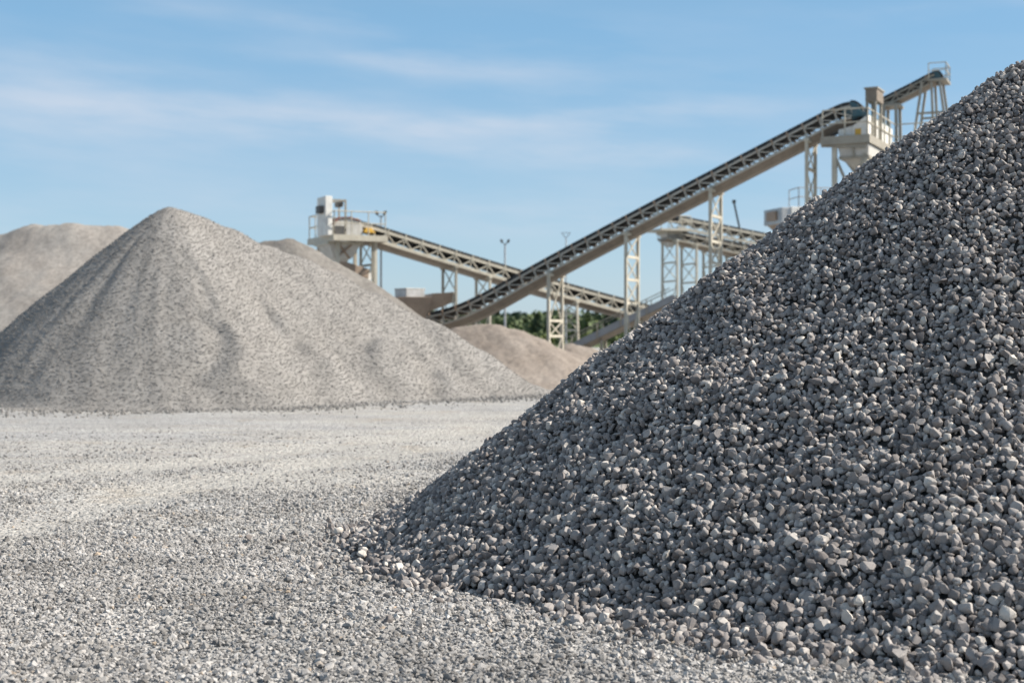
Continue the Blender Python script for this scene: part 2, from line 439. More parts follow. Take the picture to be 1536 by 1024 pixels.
def ground_mat():
    m, nt, b = new_mat('dusty_gravel_yard')
    g = nt.nodes.new('ShaderNodeNewGeometry'); p = g.outputs['Position']
    v = nt.nodes.new('ShaderNodeTexVoronoi'); v.inputs['Scale'].default_value = 38; nt.links.new(p, v.inputs['Vector'])
    v2 = nt.nodes.new('ShaderNodeTexVoronoi'); v2.inputs['Scale'].default_value = 15; nt.links.new(p, v2.inputs['Vector'])
    grain = ramp(nt, v.outputs['Color'], [(.1, (.70,) * 3), (.5, (1.,) * 3), (.9, (1.22,) * 3)])
    grain2 = ramp(nt, v2.outputs['Color'], [(.1, (.80,) * 3), (.5, (1.,) * 3), (.9, (1.15,) * 3)])
    streak = noise(nt, mapping(nt, p, (.10, .55, 1), (0, 0, R(-9))), 1.0, 5, .6)
    patch = noise(nt, p, .35, 5, .6)
    c = ramp(nt, streak, [(.34, (.312, .311, .311)), (.47, (.375, .371, .366)), (.56, (.409, .392, .366)), (.66, (.356, .354, .352))])
    c = mix(nt, ramp(nt, patch, [(.45, (0,) * 3), (.62, (.6,) * 3)]), c, (.30, .293, .283))
    tr = nt.nodes.new('ShaderNodeAttribute'); tr.attribute_name = 'rnd'
    c = mix(nt, math_(nt, 'MULTIPLY', tr.outputs['Fac'], .8), c, (.40, .385, .36))
    damp = noise(nt, p, .9, 5, .65)
    c = mix(nt, ramp(nt, damp, [(.55, (0,) * 3), (.68, (.45,) * 3)]), c, (.30, .255, .205))
    c = mix(nt, 1., c, grain, 'MULTIPLY'); c = mix(nt, 1., c, grain2, 'MULTIPLY')
    nt.links.new(c, b.inputs['Base Color']); b.inputs['Roughness'].default_value = .95; b.inputs['Specular IOR Level'].default_value = .15
    h = math_(nt, 'ADD', math_(nt, 'MULTIPLY', v.outputs['Distance'], -1.0), math_(nt, 'MULTIPLY', v2.outputs['Distance'], -1.4))
    bump(nt, b, h, .7, .03)
    return m
gnd = link('ground', fast_mesh('ground', np.stack([X, Y, Z], -1).reshape(-1, 3), quads, True, (track_mask(X, Y) * (np.hypot(X, Y) < 60)).ravel(), ground_mat()))
tag(gnd, 'pale dusty gravel yard of compacted crushed stone', 'ground', kind='structure')

# loose gravel on the near ground
def gravel(n, y0, y1, mean, lodf, dens):
    y = np.sqrt(rng.uniform(y0 ** 2, y1 ** 2, n)); half = .366 * y + 1.6
    x = rng.uniform(-1, 1, n) * half
    dx = x - HC[0]; dy = y - HC[1]; inside = np.hypot(dx, dy) < heap_R(np.arctan2(dy, dx)) - .35
    patch = fbm(x * .5, y * .5, 41, 3) + .35 * fbm(x * 2.5, y * 2.5, 43, 2)
    k = ~inside & (rng.random(n) < dens(y) * np.clip(.8 + 1.1 * patch, .12, 1) * (1 - .97 * track_mask(x, y)))
    x, y = x[k], y[k]
    s = np.clip(np.exp(rng.normal(np.log(mean), .42, len(x))), .008, .06)
    # coarser spill near the heap foot
    foot_d = np.hypot(x - HC[0], y - HC[1]) - heap_R(np.arctan2(y - HC[1], x - HC[0]))
    s *= 1 + .35 * np.exp(-np.clip(foot_d, 0, 9) / .35)
    z = ground_h(x, y) - .012 + s * rng.uniform(.02, .26, len(x))
    return np.stack([x, y, z], 1), s, np.where(y < lodf, 2, 1)
Ga = gravel(230000, 5.0, 11.5, .0178, 0, lambda y: np.full_like(y, .95))
Gb = gravel(520000, 11.5, 26.0, .0185, 0, lambda y: .78 * np.clip((26.5 - y) / 15, 0, 1) ** 2.4)
Pg = np.concatenate([Ga[0], Gb[0]]); sg = np.concatenate([Ga[1], Gb[1]])
# plain faceted chips (20 faces) far away, 80 faces close by
PROTO[0] = []
phi = (1 + 5 ** .5) / 2
iv = np.array([(-1, phi, 0), (1, phi, 0), (-1, -phi, 0), (1, -phi, 0), (0, -1, phi), (0, 1, phi), (0, -1, -phi), (0, 1, -phi), (phi, 0, -1), (phi, 0, 1), (-phi, 0, -1), (-phi, 0, 1)], float)
iv /= np.linalg.norm(iv, axis=1)[:, None]
itf = np.array([(0, 11, 5), (0, 5, 1), (0, 1, 7), (0, 7, 10), (0, 10, 11), (1, 5, 9), (5, 11, 4), (11, 10, 2), (10, 7, 6), (7, 1, 8), (3, 9, 4), (3, 4, 2), (3, 2, 6), (3, 6, 8), (3, 8, 9), (4, 9, 5), (2, 4, 11), (6, 2, 10), (8, 6, 7), (9, 8, 1)])
for k in range(30):
    g = np.random.default_rng(900 + k); v = iv * g.uniform(.62, 1.1, (12, 1)) * np.array([1, g.uniform(.65, .95), g.uniform(.5, .75)]); PROTO[0].append((v / np.ptp(v, axis=0).max(), itf))
lg = np.where(Pg[:, 1] < 8.6, 1, 0)
gv = link('gravel', scatter_mesh('gravel', Pg, sg, lg, M['gravel'], rand_rot(len(Pg), .35)))
tag(gv, 'loose pale gravel chips covering the near yard', 'gravel', kind='stuff')

# ------------------------------------------------------------------ far stockpiles
def stockpile(name, label, apexes, slope, mat, seed, cell=.09, flute=.16, cover=0, cover_size=.08, rough=.035, group=None, flat=.35, lean=0.0, gullies=(), slumps=()):
    A = np.array([at(*p)[:] for p in apexes])
    rad = A[:, 2] / slope + 2.5
    x0, x1 = (A[:, 0] - rad).min(), (A[:, 0] + rad).max(); y0, y1 = (A[:, 1] - rad).min(), (A[:, 1] + rad).max()
    c0 = A[:, :2].mean(0)
    def hgt(x, y):
        big = None
        for k in range(max(1, len(A) - 1)):
            p, q = A[k], A[min(k + 1, len(A) - 1)]; L2 = (q[0] - p[0]) ** 2 + (q[1] - p[1]) ** 2
            u = np.clip(((x - p[0]) * (q[0] - p[0]) + (y - p[1]) * (q[1] - p[1])) / max(L2, 1e-9), 0, 1)
            ax, ay, az = p[0] + (q[0] - p[0]) * u, p[1] + (q[1] - p[1]) * u, p[2] + (q[2] - p[2]) * u
            d = np.hypot(x - ax, y - ay); th = np.arctan2(y - ay, x - ax)
            d2 = d * (1 + .05 * vnoise(th * 1.6 + 20, th * 0, seed)) * (1 - lean * np.clip(np.cos(th + 2.2), 0, 1) ** 2)
            z = az - slope * (np.sqrt(d2 * d2 + flat ** 2) - flat)
            big = z if big is None else np.logaddexp(big * 14, z * 14) / 14
        # runnels down the slope: noise that changes across the fall line and hardly along it
        d0 = np.hypot(x - A[0, 0], y - A[0, 1]); th0 = np.arctan2(y - A[0, 1], x - A[0, 0])
        env = np.clip(d0 / 2.5, 0, 1)
        big = big + flute * env * fbm(th0 * 3.4 + 3 + .3 * vnoise(d0 * .5, d0 * 0, seed + 2), d0 * .16, seed + 3, 3)
        for g0, gw, gd in gullies: big = big + gd * np.clip((d0 - 1.5) / 2, 0, 1) * np.exp(-((th0 + .35 * vnoise(d0 * .45 + g0 * 9, d0 * 0, seed) + .12 * vnoise(d0 * 1.9, d0 * 0 + 3, seed) - g0) / gw) ** 2) * (.6 + 1.1 * vnoise(d0 * .6, d0 * 0 + g0 * 5, seed + 1))
        for sx_, sy_, sr_, sd_ in slumps:
            u_ = np.hypot((x - sx_), (y - sy_) * .8) / sr_ + .35 * vnoise(x * 1.6, y * 1.6, seed + 11)
            big = big + sd_ * (np.exp(-u_ ** 4) - .7 * np.exp(-((u_ - 1.35) / .35) ** 2) * (y > sy_))
        big = big + .10 * fbm(x * .7, y * .7, seed + 5, 3) + rough * (fbm(x * 5, y * 5, seed + 7, 2) + rng.uniform(-.6, .6, np.shape(x)))
        w = .17
        return w * np.logaddexp(0, big / w) - .13
    xs = np.arange(x0, x1, cell); ys = np.arange(y0, y1, cell)
    X, Y = np.meshgrid(xs, ys); X = X + rng.uniform(-.4, .4, X.shape) * cell; Y = Y + rng.uniform(-.4, .4, X.shape) * cell; Z = hgt(X, Y); Z = np.maximum(Z, -.12)
    ny, nx = X.shape
    a = (np.arange(ny - 1)[:, None] * nx + np.arange(nx - 1)[None])
    q = np.stack([a, a + 1, a + nx + 1, a + nx], -1).reshape(-1, 4)
    zmax = Z.ravel()[q].max(1); q = q[zmax > -.085]
    used = np.unique(q); remap = -np.ones(nx * ny, int); remap[used] = np.arange(len(used))
    V = np.stack([X, Y, Z], -1).reshape(-1, 3)[used]
    org = Vector((c0[0], c0[1], 0))
    o = link(name, fast_mesh(name, V - np.array(org), remap[q], True, None, mat)); o.location = org
    tag(o, label, 'stockpile', group)
    if cover:
        i = rng.integers(0, len(used), cover); pv = V[i] + np.concatenate([rng.uniform(-cell / 2, cell / 2, (cover, 2)), np.zeros((cover, 1))], 1)
        ok = (pv[:, 2] > .0) & (pv[:, 1] < A[:, 1].max() + 1.2); pv = pv[ok]
        s = np.clip(np.exp(rng.normal(np.log(cover_size), .22, len(pv))), .015, .06)
        pv[:, 2] -= s * .3
        ed = np.where((V[:, 2] < .02) & (V[:, 1] < A[:, 1].max()))[0]; ed = ed[rng.integers(0, len(ed), 5000)]
        pe = V[ed] + np.stack([rng.normal(0, .5, 5000), -rng.exponential(.8, 5000) + .15, np.zeros(5000)], 1); pe[:, 2] = .0
        pv = np.concatenate([pv, pe]); s = np.concatenate([s, np.clip(np.exp(rng.normal(np.log(cover_size * 1.6), .4, 5000)), .02, .13)])
        st = link('gravel_cover', scatter_mesh('gravel_cover', pv - np.array(org), s, np.zeros(len(pv), int), M['pile_stones'], rand_rot(len(pv))), o)
        tag(st, kind='stuff')
    return o

stockpile('gravel_stockpile', 'tall peaked stockpile of warm grey gravel standing across the yard, runnels down its face',
          [(255, 304, 37.), (300, 321, 37.6), (345, 337, 38), (400, 360, 38.5), (445, 375, 38.8), (500, 405, 39.), (560, 435, 39.3), (640, 477, 39.5), (720, 524, 39.6), (800, 572, 39.6)],
          (.88), M['pile_main'], 21, .07, .22, 220000, .026, rough=.007, gullies=((-1.05, .07, -.17), (-.93, .06, .12), (-1.7, .10, -.07), (-.55, .08, -.12), (-.42, .06, .12), (-2.75, .10, .15)), slumps=((-3.0, 36.2, .8, .20), (-1.3, 36.7, .7, .14), (-4.6, 34.2, .7, .12)))
stockpile('sand_stockpile', 'broad flat-topped pinkish stockpile rising behind the peaked gravel stockpile, streaked down its face',
          [(-150, 395, 50), (-60, 366, 50), (0, 349, 50), (50, 335, 50), (110, 334, 50), (180, 338, 50.5), (240, 356, 51)], .74, M['pile_back'], 33, .12, .22, 0)
stockpile('aggregate_stockpile', 'dull dark grey stockpile crest showing behind the peaked pile under the hopper',
          [(400, 355, 47), (430, 355, 47), (460, 370, 47), (500, 391, 47), (545, 413, 47)], .74, M['pile_dark'], 45, .12, .15, 0)
stockpile('brown_stockpile', 'low rounded brownish sand stockpile under the bottom of the long rising conveyor',
          [(742, 482, 46), (690, 487, 46), (715, 482, 46.5), (775, 491, 46), (805, 505, 46), (850, 525, 46), (905, 549, 46)], .62, M['pile_brown'], 57, .1, .10, 0)
stockpile('small_stockpile', 'small darker stockpile shoulder beside the low grey side-panelled conveyor',
          [(858, 511, 59), (885, 519, 59), (915, 531, 59)], .5, M['pile_brown'], 69, .12, .08, 0)

# ------------------------------------------------------------------ conveyors
class Plane:
    """A vertical working plane through (x0, y0) turned by phi about z; a conveyor runs along it."""
    def __init__(s, px, Y, deg):
        s.x0 = (px - 768) / F * Y; s.y0 = Y; s.phi = R(deg); s.c = math.cos(s.phi); s.s = math.sin(s.phi)
    def tz(s, px, py):
        k = (px - 768) / F; t = (k * s.y0 - s.x0) / (s.c - k * s.s); Y = s.y0 + t * s.s
        return t, CAMZ + (HZ - py) / F * Y
    def t(s, px): return s.tz(px, 0)[0]
    def root(s, name, t=0.0, y=0.0):
        return empty(name, (s.x0 + t * s.c - y * s.s, s.y0 + t * s.s + y * s.c, 0), s.phi)

def resample(path, step):
    out = [Vector((*path[0],))]
    for a, b in zip(path[:-1], path[1:]):
        a = Vector(a); b = Vector(b); n = max(1, int(round((b - a).length / step)))
        for k in range(1, n + 1): out.append(a.lerp(b, k / n))
    return out

def smooth_path(path, n=3):
    p = [Vector(q) for q in path]
    for _ in range(n):
        r = [p[0]]
        for a, b in zip(p[:-1], p[1:]): r += [a * .75 + b * .25, a * .25 + b * .75]
        r.append(p[-1]); p = r
    return p

def normals(P):
    out = []
    for i in range(len(P)):
        d = (P[min(i + 1, len(P) - 1)] - P[max(i - 1, 0)]).normalized()
        out.append(Vector((-d.y, d.x)))
    return out

def sweep(mb, P, Nn, sect):
    """Extrude a cross-section [(y, n)] along a path of (t, z) points."""
    mb.loft([[(p.x + nn.x * n, y, p.y + nn.y * n) for (y, n) in sect] for p, nn in zip(P, Nn)])

def rect(y0, y1, n0, n1): return [(y0, n0), (y1, n0), (y1, n1), (y0, n1)]

def conveyor(name, label, pl, path, W, belt_th, chord, open_h, panel, frame, pan=None, pan_h=0.0, pan_in=.3, drum=None, idlers=True, cover=None, diag='V', brkt=None, group=None):
    P0 = [pl.tz(*p) for p in path]; P0.sort()
    P = smooth_path(P0); Q = resample([tuple(p) for p in P], panel)
    # even spacing along the length
    L = [0]
    for a, b in zip(P[:-1], P[1:]): L.append(L[-1] + (b - a).length)
    n = max(2, int(round(L[-1] / panel))); Q = []
    for k in range(n + 1):
        s = L[-1] * k / n; j = max(i for i in range(len(L)) if L[i] <= s + 1e-9); j = min(j, len(P) - 2)
        Q.append(P[j].lerp(P[j + 1], (s - L[j]) / max(1e-9, L[j + 1] - L[j])))
    NP, NQ = normals(P), normals(Q)
    root = pl.root(name); tag(root, label, 'conveyor', group)
    h = W / 2
    mb = MB(); sweep(mb, P, NP, [(-h + .06, 0), (-h + .26, -.09), (h - .26, -.09), (h - .06, 0), (h - .06, -belt_th), (-h + .06, -belt_th)][::-1])
    belt = mb.build('belt', M['rubber'], root)
    top0 = -belt_th; top1 = top0 - chord; bot0 = top1 - open_h; bot1 = bot0 - chord * 1.25
    mb = MB(); sweep(mb, P, NP, rect(-h + .14, h - .14, top1 - .07, top1 - .045))
    mb.build('return_belt', M['rubber'], root)
    for sy in (-1, 1):
        mb = MB(); sweep(mb, P, NP, rect(sy * h - .035, sy * h + .035, top1, top0 + .01)); mb.build('stringer', frame, root)
        mb = MB(); sweep(mb, P, NP, rect(sy * h - .04, sy * h + .04, bot1, bot0)); mb.build('bottom_chord', frame, root)
        lat = MB()
        def pt(k, nn, off=0): return (Q[k].x + NQ[k].x * nn, sy * h + off, Q[k].y + NQ[k].y * nn)
        for k in range(len(Q)):
            if diag == 'V':
                if k % 2 == 0 and k > 0: lat.bar(pt(k, top1), pt(k - 1, bot0), .045)
                if k % 2 == 0 and k < len(Q) - 1: lat.bar(pt(k, top1), pt(k + 1, bot0), .045)
                if k % 2 == 0: lat.bar(pt(k, top1 + .02), pt(k, bot0), .03)
            else:
                lat.bar(pt(k, top1), pt(k, bot0), .055)
                if k < len(Q) - 1: lat.bar(pt(k, top1), pt(k + 1, bot0), .04)
        lat.build('lattice', frame, root)
    if idlers:
        for k in range(1, len(Q) - 1):
            if diag == 'V' and k % 2: continue
            im = MB(); n1 = -belt_th * .55
            c = lambda y, nn: (Q[k].x + NQ[k].x * nn, y, Q[k].y + NQ[k].y * nn)
            im.tube(c(-h + .02, n1 - .07), c(h - .02, n1 - .07), .05, n=8)
            for sy in (-1, 1): im.bar(c(sy * (h + .02), top1 - .02), c(sy * (h + .02), n1 + .05), .06, .05)
            rr = top1 - .12
            im.tube(c(-h + .02, rr), c(h - .02, rr), .05, n=8)
            im.build('idler', brkt or M['rustbar'], root)
    if pan:
        mb = MB(); sweep(mb, P, NP, [(-h + .04, bot1 + .05), (h - .04, bot1 + .05), (h - .04, bot1), (h - pan_in, bot1 - pan_h), (-h + pan_in, bot1 - pan_h), (-h + .04, bot1)])
        mb.build('underside_pan', pan, root)
    if drum:
        end = P[-1] if drum[0] > 0 else P[0]; nn = NP[-1] if drum[0] > 0 else NP[0]; r = drum[1]
        cx, cz = end.x - nn.x * r, end.y - nn.y * r
        mb = MB(); mb.tube((cx, -h + .08, cz), (cx, h - .08, cz), r * .96, n=24); mb.build('head_drum', M['teal'], root, smooth=True)
        mb = MB()   # the belt wrapping round the drum
        rings = []
        a0 = math.atan2(nn.y, nn.x); sgn = -1 if drum[0] > 0 else 1
        for k in range(13):
            a = a0 + sgn * math.pi * k / 12
            rings.append([(cx + math.cos(a) * q, y, cz + math.sin(a) * q) for y, q in ((-h + .16, r), (h - .16, r), (h - .16, r * .97 + .07), (-h + .16, r * .97 + .07))])
        mb.loft(rings); mb.build('belt_wrap', M['rubber'], root)
    return root, P, NP, bot1 - pan_h

def z_on(P, t):
    for a, b in zip(P[:-1], P[1:]):
        if a.x <= t <= b.x: return a.y + (b.y - a.y) * (t - a.x) / max(1e-9, b.x - a.x)
    return P[0].y if t < P[0].x else P[-1].y

def bent(label, pl, t, W, ztop, levels, leg=.13, spread=0.0, mat=None, group=None, z0=0.0, brace=True):
    """A two-legged support standing across the belt: legs, crossbars, crossed bracing, a cap beam and footings."""
    mat = mat or M['cream']
    r = pl.root('support_tower', t); tag(r, label, 'tower', group)
    h = W / 2
    yb = lambda sy, z: sy * (h + spread * (1 - z / ztop))
    for sy in (-1, 1):
        mb = MB(); mb.bar((0, yb(sy, 0), z0), (0, yb(sy, ztop), ztop), leg, leg, (1, 0, 0)); o = mb.build('leg', mat, r, .012)
        MB().box(-.2, .2, yb(sy, 0) - .2, yb(sy, 0) + .2, z0 - .1, z0 + .03).build('foot_plate', M['concrete'], o)
    MB().box(-.09, .09, -h - .12, h + .12, ztop - .05, ztop + .07).build('cap_beam', mat, r, .01)
    zs = [z for z in levels]
    for z in zs: MB().bar((0, yb(-1, z), z), (0, yb(1, z), z), .09, .1).build('crossbar', mat, r)
    if brace:
        lv = [z0 + .3] + zs + [ztop]
        mb = MB()
        for a, b in zip(lv[:-1], lv[1:]):
            if b - a < .5: continue
            mb.bar((.03, yb(-1, a), a), (.03, yb(1, b), b), .04); mb.bar((-.03, yb(1, a), a), (-.03, yb(-1, b), b), .04)
        mb.build('bracing', mat, r)
    return r

def railing(name, parent, pts, h, mat, step=1.0, closed=False, r=.025):
    mb = MB(); pts = [Vector(p) for p in pts]
    seg = list(zip(pts[:-1], pts[1:])) + ([(pts[-1], pts[0])] if closed else [])
    up = Vector((0, 0, 1))
    for a, b in seg:
        for q in (h, h * .52): mb.tube(a + up * q, b + up * q, r, n=8)
        n = max(1, int(round((b - a).length / step)))
        for k in range(n + 1): p = a.lerp(b, k / n); mb.tube(p, p + up * h, r, n=8)
    return mb.build(name, mat, parent)

# ---- the long rising conveyor
C2 = Plane(800, 56, -25)
W2 = .95
path2 = [(612, 475), (640, 470), (668, 465), (697, 456), (736, 437), (765, 420.5), (790, 406.5), (850, 373.5), (900, 347), (1000, 294), (1100, 242), (1200, 190), (1262, 158), (1278, 155)]
cv2, P2_, N2_, low2 = conveyor('belt_conveyor', 'long black-belted conveyor climbing from the brown feed bin to the white head box', C2, path2, W2, .17, .06, .33, .62, M['lattice'],
                               pan=M['pan'], pan_h=.22, pan_in=.24, drum=(1, .34), diag='N', group='belt conveyors of the plant')
for (pa, pb, ytop, lv, lab) in ((823, 843, 0, (481, 504), 'cream support tower of the long rising conveyor, lowest one, above the brownish sand pile'),
                                (938, 958, 0, (386, 420, 455), 'cream support tower of the long rising conveyor where it rises before the descending conveyor'),
                                (1064, 1083, 0, (325, 363, 395), 'cream support tower of the long rising conveyor in front of the twin back conveyors'),
                                (1207, 1226, 0, (255, 300), 'tall cream support tower of the long rising conveyor, next to its white head box')):
    t = C2.t((pa + pb) / 2); zt = z_on(P2_, t) + low2 + .06
    bent(lab, C2, t, 1.35, zt, sorted([C2.tz((pa + pb) / 2, y)[1] for y in lv]), (.115), 0.0, group='support towers of the long rising conveyor')

# ---- the pale descending conveyor
C1 = Plane(520, 62, 26)
W1 = 1.5
path1 = [(522, 331), (548, 336), (600, 352.5), (700, 383.5), (800, 413.5), (900, 441), (1000, 467), (1100, 494)]
cv1, P1_, N1_, low1 = conveyor('belt_conveyor', 'pale lattice-sided conveyor sloping down from the white cabinet platform, crossing behind the rising one', C1, path1, W1, .15, .11, .34, .42, M['cream'],
                               pan=M['pan'], pan_h=.12, pan_in=.4, drum=(-1, .26), diag='V', brkt=M['cream'], group='belt conveyors of the plant')
for (pa, pb, lv, sp, lab) in ((543, 557, (398, 440), .15, 'braced cream support legs under the platform end of the pale descending conveyor'),
                              (664, 684, (440,), 0, 'dark weathered support tower of the pale conveyor just above the brown feed bin'),
                              (716, 733, (447, 468), 0, 'cream support tower of the pale conveyor behind the foot of the rising conveyor'),
                              (846, 862, (470, 495), .22, 'splayed cream support tower of the pale conveyor beside the lowest rising-conveyor tower')):
    t = C1.t((pa + pb) / 2); zt = z_on(P1_, t) + low1 + .05
    bent(lab, C1, t, W1, zt, sorted([C1.tz((pa + pb) / 2, y)[1] for y in lv]), .105, sp, mat=M['cream_dark'] if pa == 664 else M['cream'], group='support towers of the pale descending conveyor')

# ---- head platform of the pale conveyor with hopper and cabinet
ta = C1.t(484); zd = C1.tz(484, 356)[1]; tb = C1.t(562)
yn, yf = -1.5, 2.0
pr = C1.root('service_platform', (ta + tb) / 2); tag(pr, 'railed cream service platform around the top of the pale conveyor above the hopper', 'platform', 'service platforms of the plant')
u0, u1 = ta - (ta + tb) / 2, tb - (ta + tb) / 2
MB().box(u0, u1, yn, yf, zd - .05, zd).build('deck', M['galv'], pr)
mb = MB()
mb.box(u0 - .03, u1 + .03, yn - .05, yn, zd - .22, zd + .04); mb.box(u0 - .03, u1 + .03, yf, yf + .05, zd - .22, zd + .04)
mb.box(u0 - .06, u0 - .002, yn + .002, yf - .002, zd - .22, zd + .04); mb.box(u1 + .002, u1 + .06, yn + .002, yf - .002, zd - .22, zd + .04)
mb.build('edge_beam', M['cream'], pr)
railing('railing', pr, [(u1 - .05, yn + .03, zd), (u0 + .03, yn + .03, zd), (u0 + .03, yf - .03, zd), (u1 - .05, yf - .03, zd)], 1.05, M['cream'], .85)
for x in (u0 + .35, u1 - .35):
    for y in (yn + .5, yf - .4):
        MB().bar((x, y, 0), (x, y, zd - .06), .15, .15, (1, 0, 0)).build('leg', M['cream'], pr, .01)

hp = C1.root('discharge_hopper', C1.t(508)); tag(hp, 'pale tapered discharge hopper with spout hanging under the cabinet platform', 'hopper', 'tapered hoppers of the plant')
zt = zd - .23; s62 = 62 / F
MB().frustum(-.42, .38, -.6, .5, zt - 24 * s62, -.78, .78, -.9, .9, zt).build('funnel', M['panel'], hp, .01)
MB().box(-.83, .83, -.95, .95, zt - .12, zt + .002).build('collar', M['cream'], hp)
MB().frustum(-.22, .2, -.3, .3, zt - 34 * s62, -.36, .32, -.5, .4, zt - 24 * s62 + .01).build('spout', M['panel'], hp)
mb = MB(); mb.bar((-.36, -.62, zt - 24 * s62), (.3, -.92, zt - .1), .06); mb.bar((.3, -.6, zt - 24 * s62), (-.3, -.92, zt - .1), .06); mb.build('rib', M['rustbar'], hp)
ch = C1.root('discharge_chute', C1.t(515)); tag(ch, 'rusty brown chute slanting down from the hopper spout toward the dark stockpile', 'chute')
z1 = C1.tz(505, 393)[1]; z2 = C1.tz(548, 408)[1]; dx = C1.t(548) - C1.t(515)
MB().hexa([(-.3, -.42, z1 - .35), (dx, -.42, z2 - .3), (dx, .42, z2 - .3), (-.3, .42, z1 - .35), (-.3, -.42, z1 + .08), (dx, -.42, z2 + .12), (dx, .42, z2 + .12), (-.3, .42, z1 + .08)]).build('trough', M['brown'], ch, .01)
MB().tube((dx + .02, -.3, z2 - .14), (dx + .02, .3, z2 - .14), .26, n=18).build('end_roller', M['white'], ch, smooth=True)
MB().bar((dx - .1, 0, 0), (dx - .1, 0, z2 - .28), .1, .1, (1, 0, 0)).build('leg', M['cream_dark'], ch)

cb = C1.root('elevator_cabinet', C1.t(478), -.95); tag(cb, 'tall narrow white steel cabinet standing on the corner of the conveyor platform', 'cabinet')
zc = C1.tz(478, 298)[1]
MB().box(-.14, .17, -.4, .75, zd + .004, zc).build('housing', M['white'], cb, .015)
mb = MB(); mb.box(-.36, -.142, -.2, .3, zd + (zc - zd) * .57, zd + (zc - zd) * .76); mb.build('side_box', M['dark'], cb, .02)
mb = MB()
for y in (-.35, .5): mb.bar((.78, y, zd + .004), (.78, y, zc - .3), .07); mb.bar((.18, y, zc - .16), (.78, y, zc - .16), .07); mb.bar((.78, y, zc - .32), (.78, y, zc - .12), .07)
mb.bar((.78, -.35, zc - .16), (.78, .5, zc - .16), .07); mb.build('pipe_frame', M['cream_dark'], cb)
MB().box(.50, .74, -.2, .3, zc - .42, zc - .2).build('motor', M['dark'], cb, .03)

hd = C1.root('head_guard', C1.t(512), -.2); tag(hd, 'rounded rust-red topped belt hood with a yellow guard on the cabinet platform', 'guard')
zg = C1.tz(512, 331)[1]; w = .55
prof = [(-.62, zd + .004), (-.62, zg - .25), (-.4, zg + .02), (.1, zg + .06), (.62, zg - .08), (.72, zd + .25), (.5, zd + .004)]
mb = MB(); mb.loft([[(x, -.62, z) for x, z in prof], [(x, .95, z) for x, z in prof]]); mb.build('hood', M['panel'], hd, .02)
mb = MB(); mb.box(-.58, -.14, -.64, -.622, zd + .08, zg - .3); mb.build('opening_shade', M['dark'], hd)  # dark plate on the closed hood stands in for a shaded opening
mb = MB(); pr2 = [(x, z) for x, z in prof[1:5]]; 
for (xa, za), (xb, zb) in zip(pr2[:-1], pr2[1:]): mb.bar((xa, .15, za + .03), (xb, .15, zb + .03), 1.66, .05, (0, 0, 1))
mb.build('hood_cap', paint_mat('rust_red_cap', (.22, .09, .07)), hd)
MB().frustum(.72, 1.3, -.68, -.25, zd + .2, .82, 1.08, -.68, -.25, zg - .35).build('yellow_guard', M['yellow'], hd, .02)

# ---- brown feed bin at the foot of the rising conveyor
FB = Plane(640, 55.5, 14)
fb = FB.root('feed_bin', 0); tag(fb, 'brown rusty feed bin with a flared lip over the foot of the rising conveyor', 'feed bin')
def fl(px, py): return FB.tz(px, py)
(xa, za), (xb, zb) = fl(590, 446), fl(641, 446)
z_bot = fl(615, 486)[1]
MB().frustum(xa + .5, xb - .25, -.7, .7, z_bot, xa, xb, -1.1, 1.1, za).build('bin', M['brown'], fb, .015)
(l0, lz0), (l1, lz1), (l2, lz2), (l3, lz3) = fl(641.5, 441), fl(671, 440), fl(670, 455), fl(634, 470)
MB().hexa([(l3, -.75, lz3), (l2, -1.0, lz2), (l2, 1.0, lz2), (l3, .75, lz3), (l0, -1.1, lz0), (l1, -1.25, lz1), (l1, 1.25, lz1), (l0, 1.1, lz0)]).build('lip', M['brown'], fb, .015)
mb = MB(); mb.bar((l1, -1.25, lz1), (l1, 1.25, lz1), .06, .06); mb.bar((l1 + .01, -1.25, lz1), (l2 + .01, -1.0, lz2), .06); mb.build('lip_edge', M['cream'], fb)
for x in (xa + .55, xb - .35):
    for y in (-.62, .62): MB().bar((x, y, 0), (x, y, z_bot + .05), .14, .14, (1, 0, 0)).build('leg', M['brown'], fb)
mbx = FB.root('control_box', (fl(592, 440)[0] + fl(637, 440)[0]) / 2); mbx.rotation_euler[2] = R(40); tag(mbx, 'plain pale grey metal box sitting on top of the brown feed bin', 'metal box')
MB().box(-.45, .45, -.39, .39, za + .004, fl(610, 434)[1]).build('housing', M['galv'], mbx, .02)
MB().box(-.47, .47, -.41, .41, fl(610, 434)[1] + .002, fl(610, 433)[1] + .01).build('lid', M['panel'], mbx, .01)

# ---- head station of the rising conveyor
HB = Plane(1307, 50.2, -27)
zt_ = HB.tz(1307, 207)[1]; tl = HB.t(1238); tr = HB.t(1307)
hpf = HB.root('service_platform', 0); tag(hpf, 'large cream service platform around the white head box of the rising conveyor', 'platform', 'service platforms of the plant')
D = 4.0
MB().box(tl, .05, -.65, D, zt_ - .06, zt_).build('deck', M['galv'], hpf)
mb = MB(); mb.box(tl, .1, -.70, -.652, zt_ - .24, zt_ + .05); mb.box(.052, .1, -.65, D, zt_ - .24, zt_ + .05); mb.box(tl, .1, D + .002, D + .05, zt_ - .24, zt_ + .05)
mb.hexa([(tl, -.6, zt_ - .3), (-.1, -.6, zt_ - .42), (-.1, -.5, zt_ - .42), (tl, -.5, zt_ - .3), (tl, -.6, zt_ - .07), (-.1, -.6, zt_ - .07), (-.1, -.5, zt_ - .07), (tl, -.5, zt_ - .07)])
mb.build('edge_beam', M['cream_dark'], hpf)
railing('railing', hpf, [(tl + .05, -.6, zt_), (0, -.6, zt_), (.02, D - .05, zt_), (2.2, D - .05, zt_)], 1.0, M['cream'], .85)
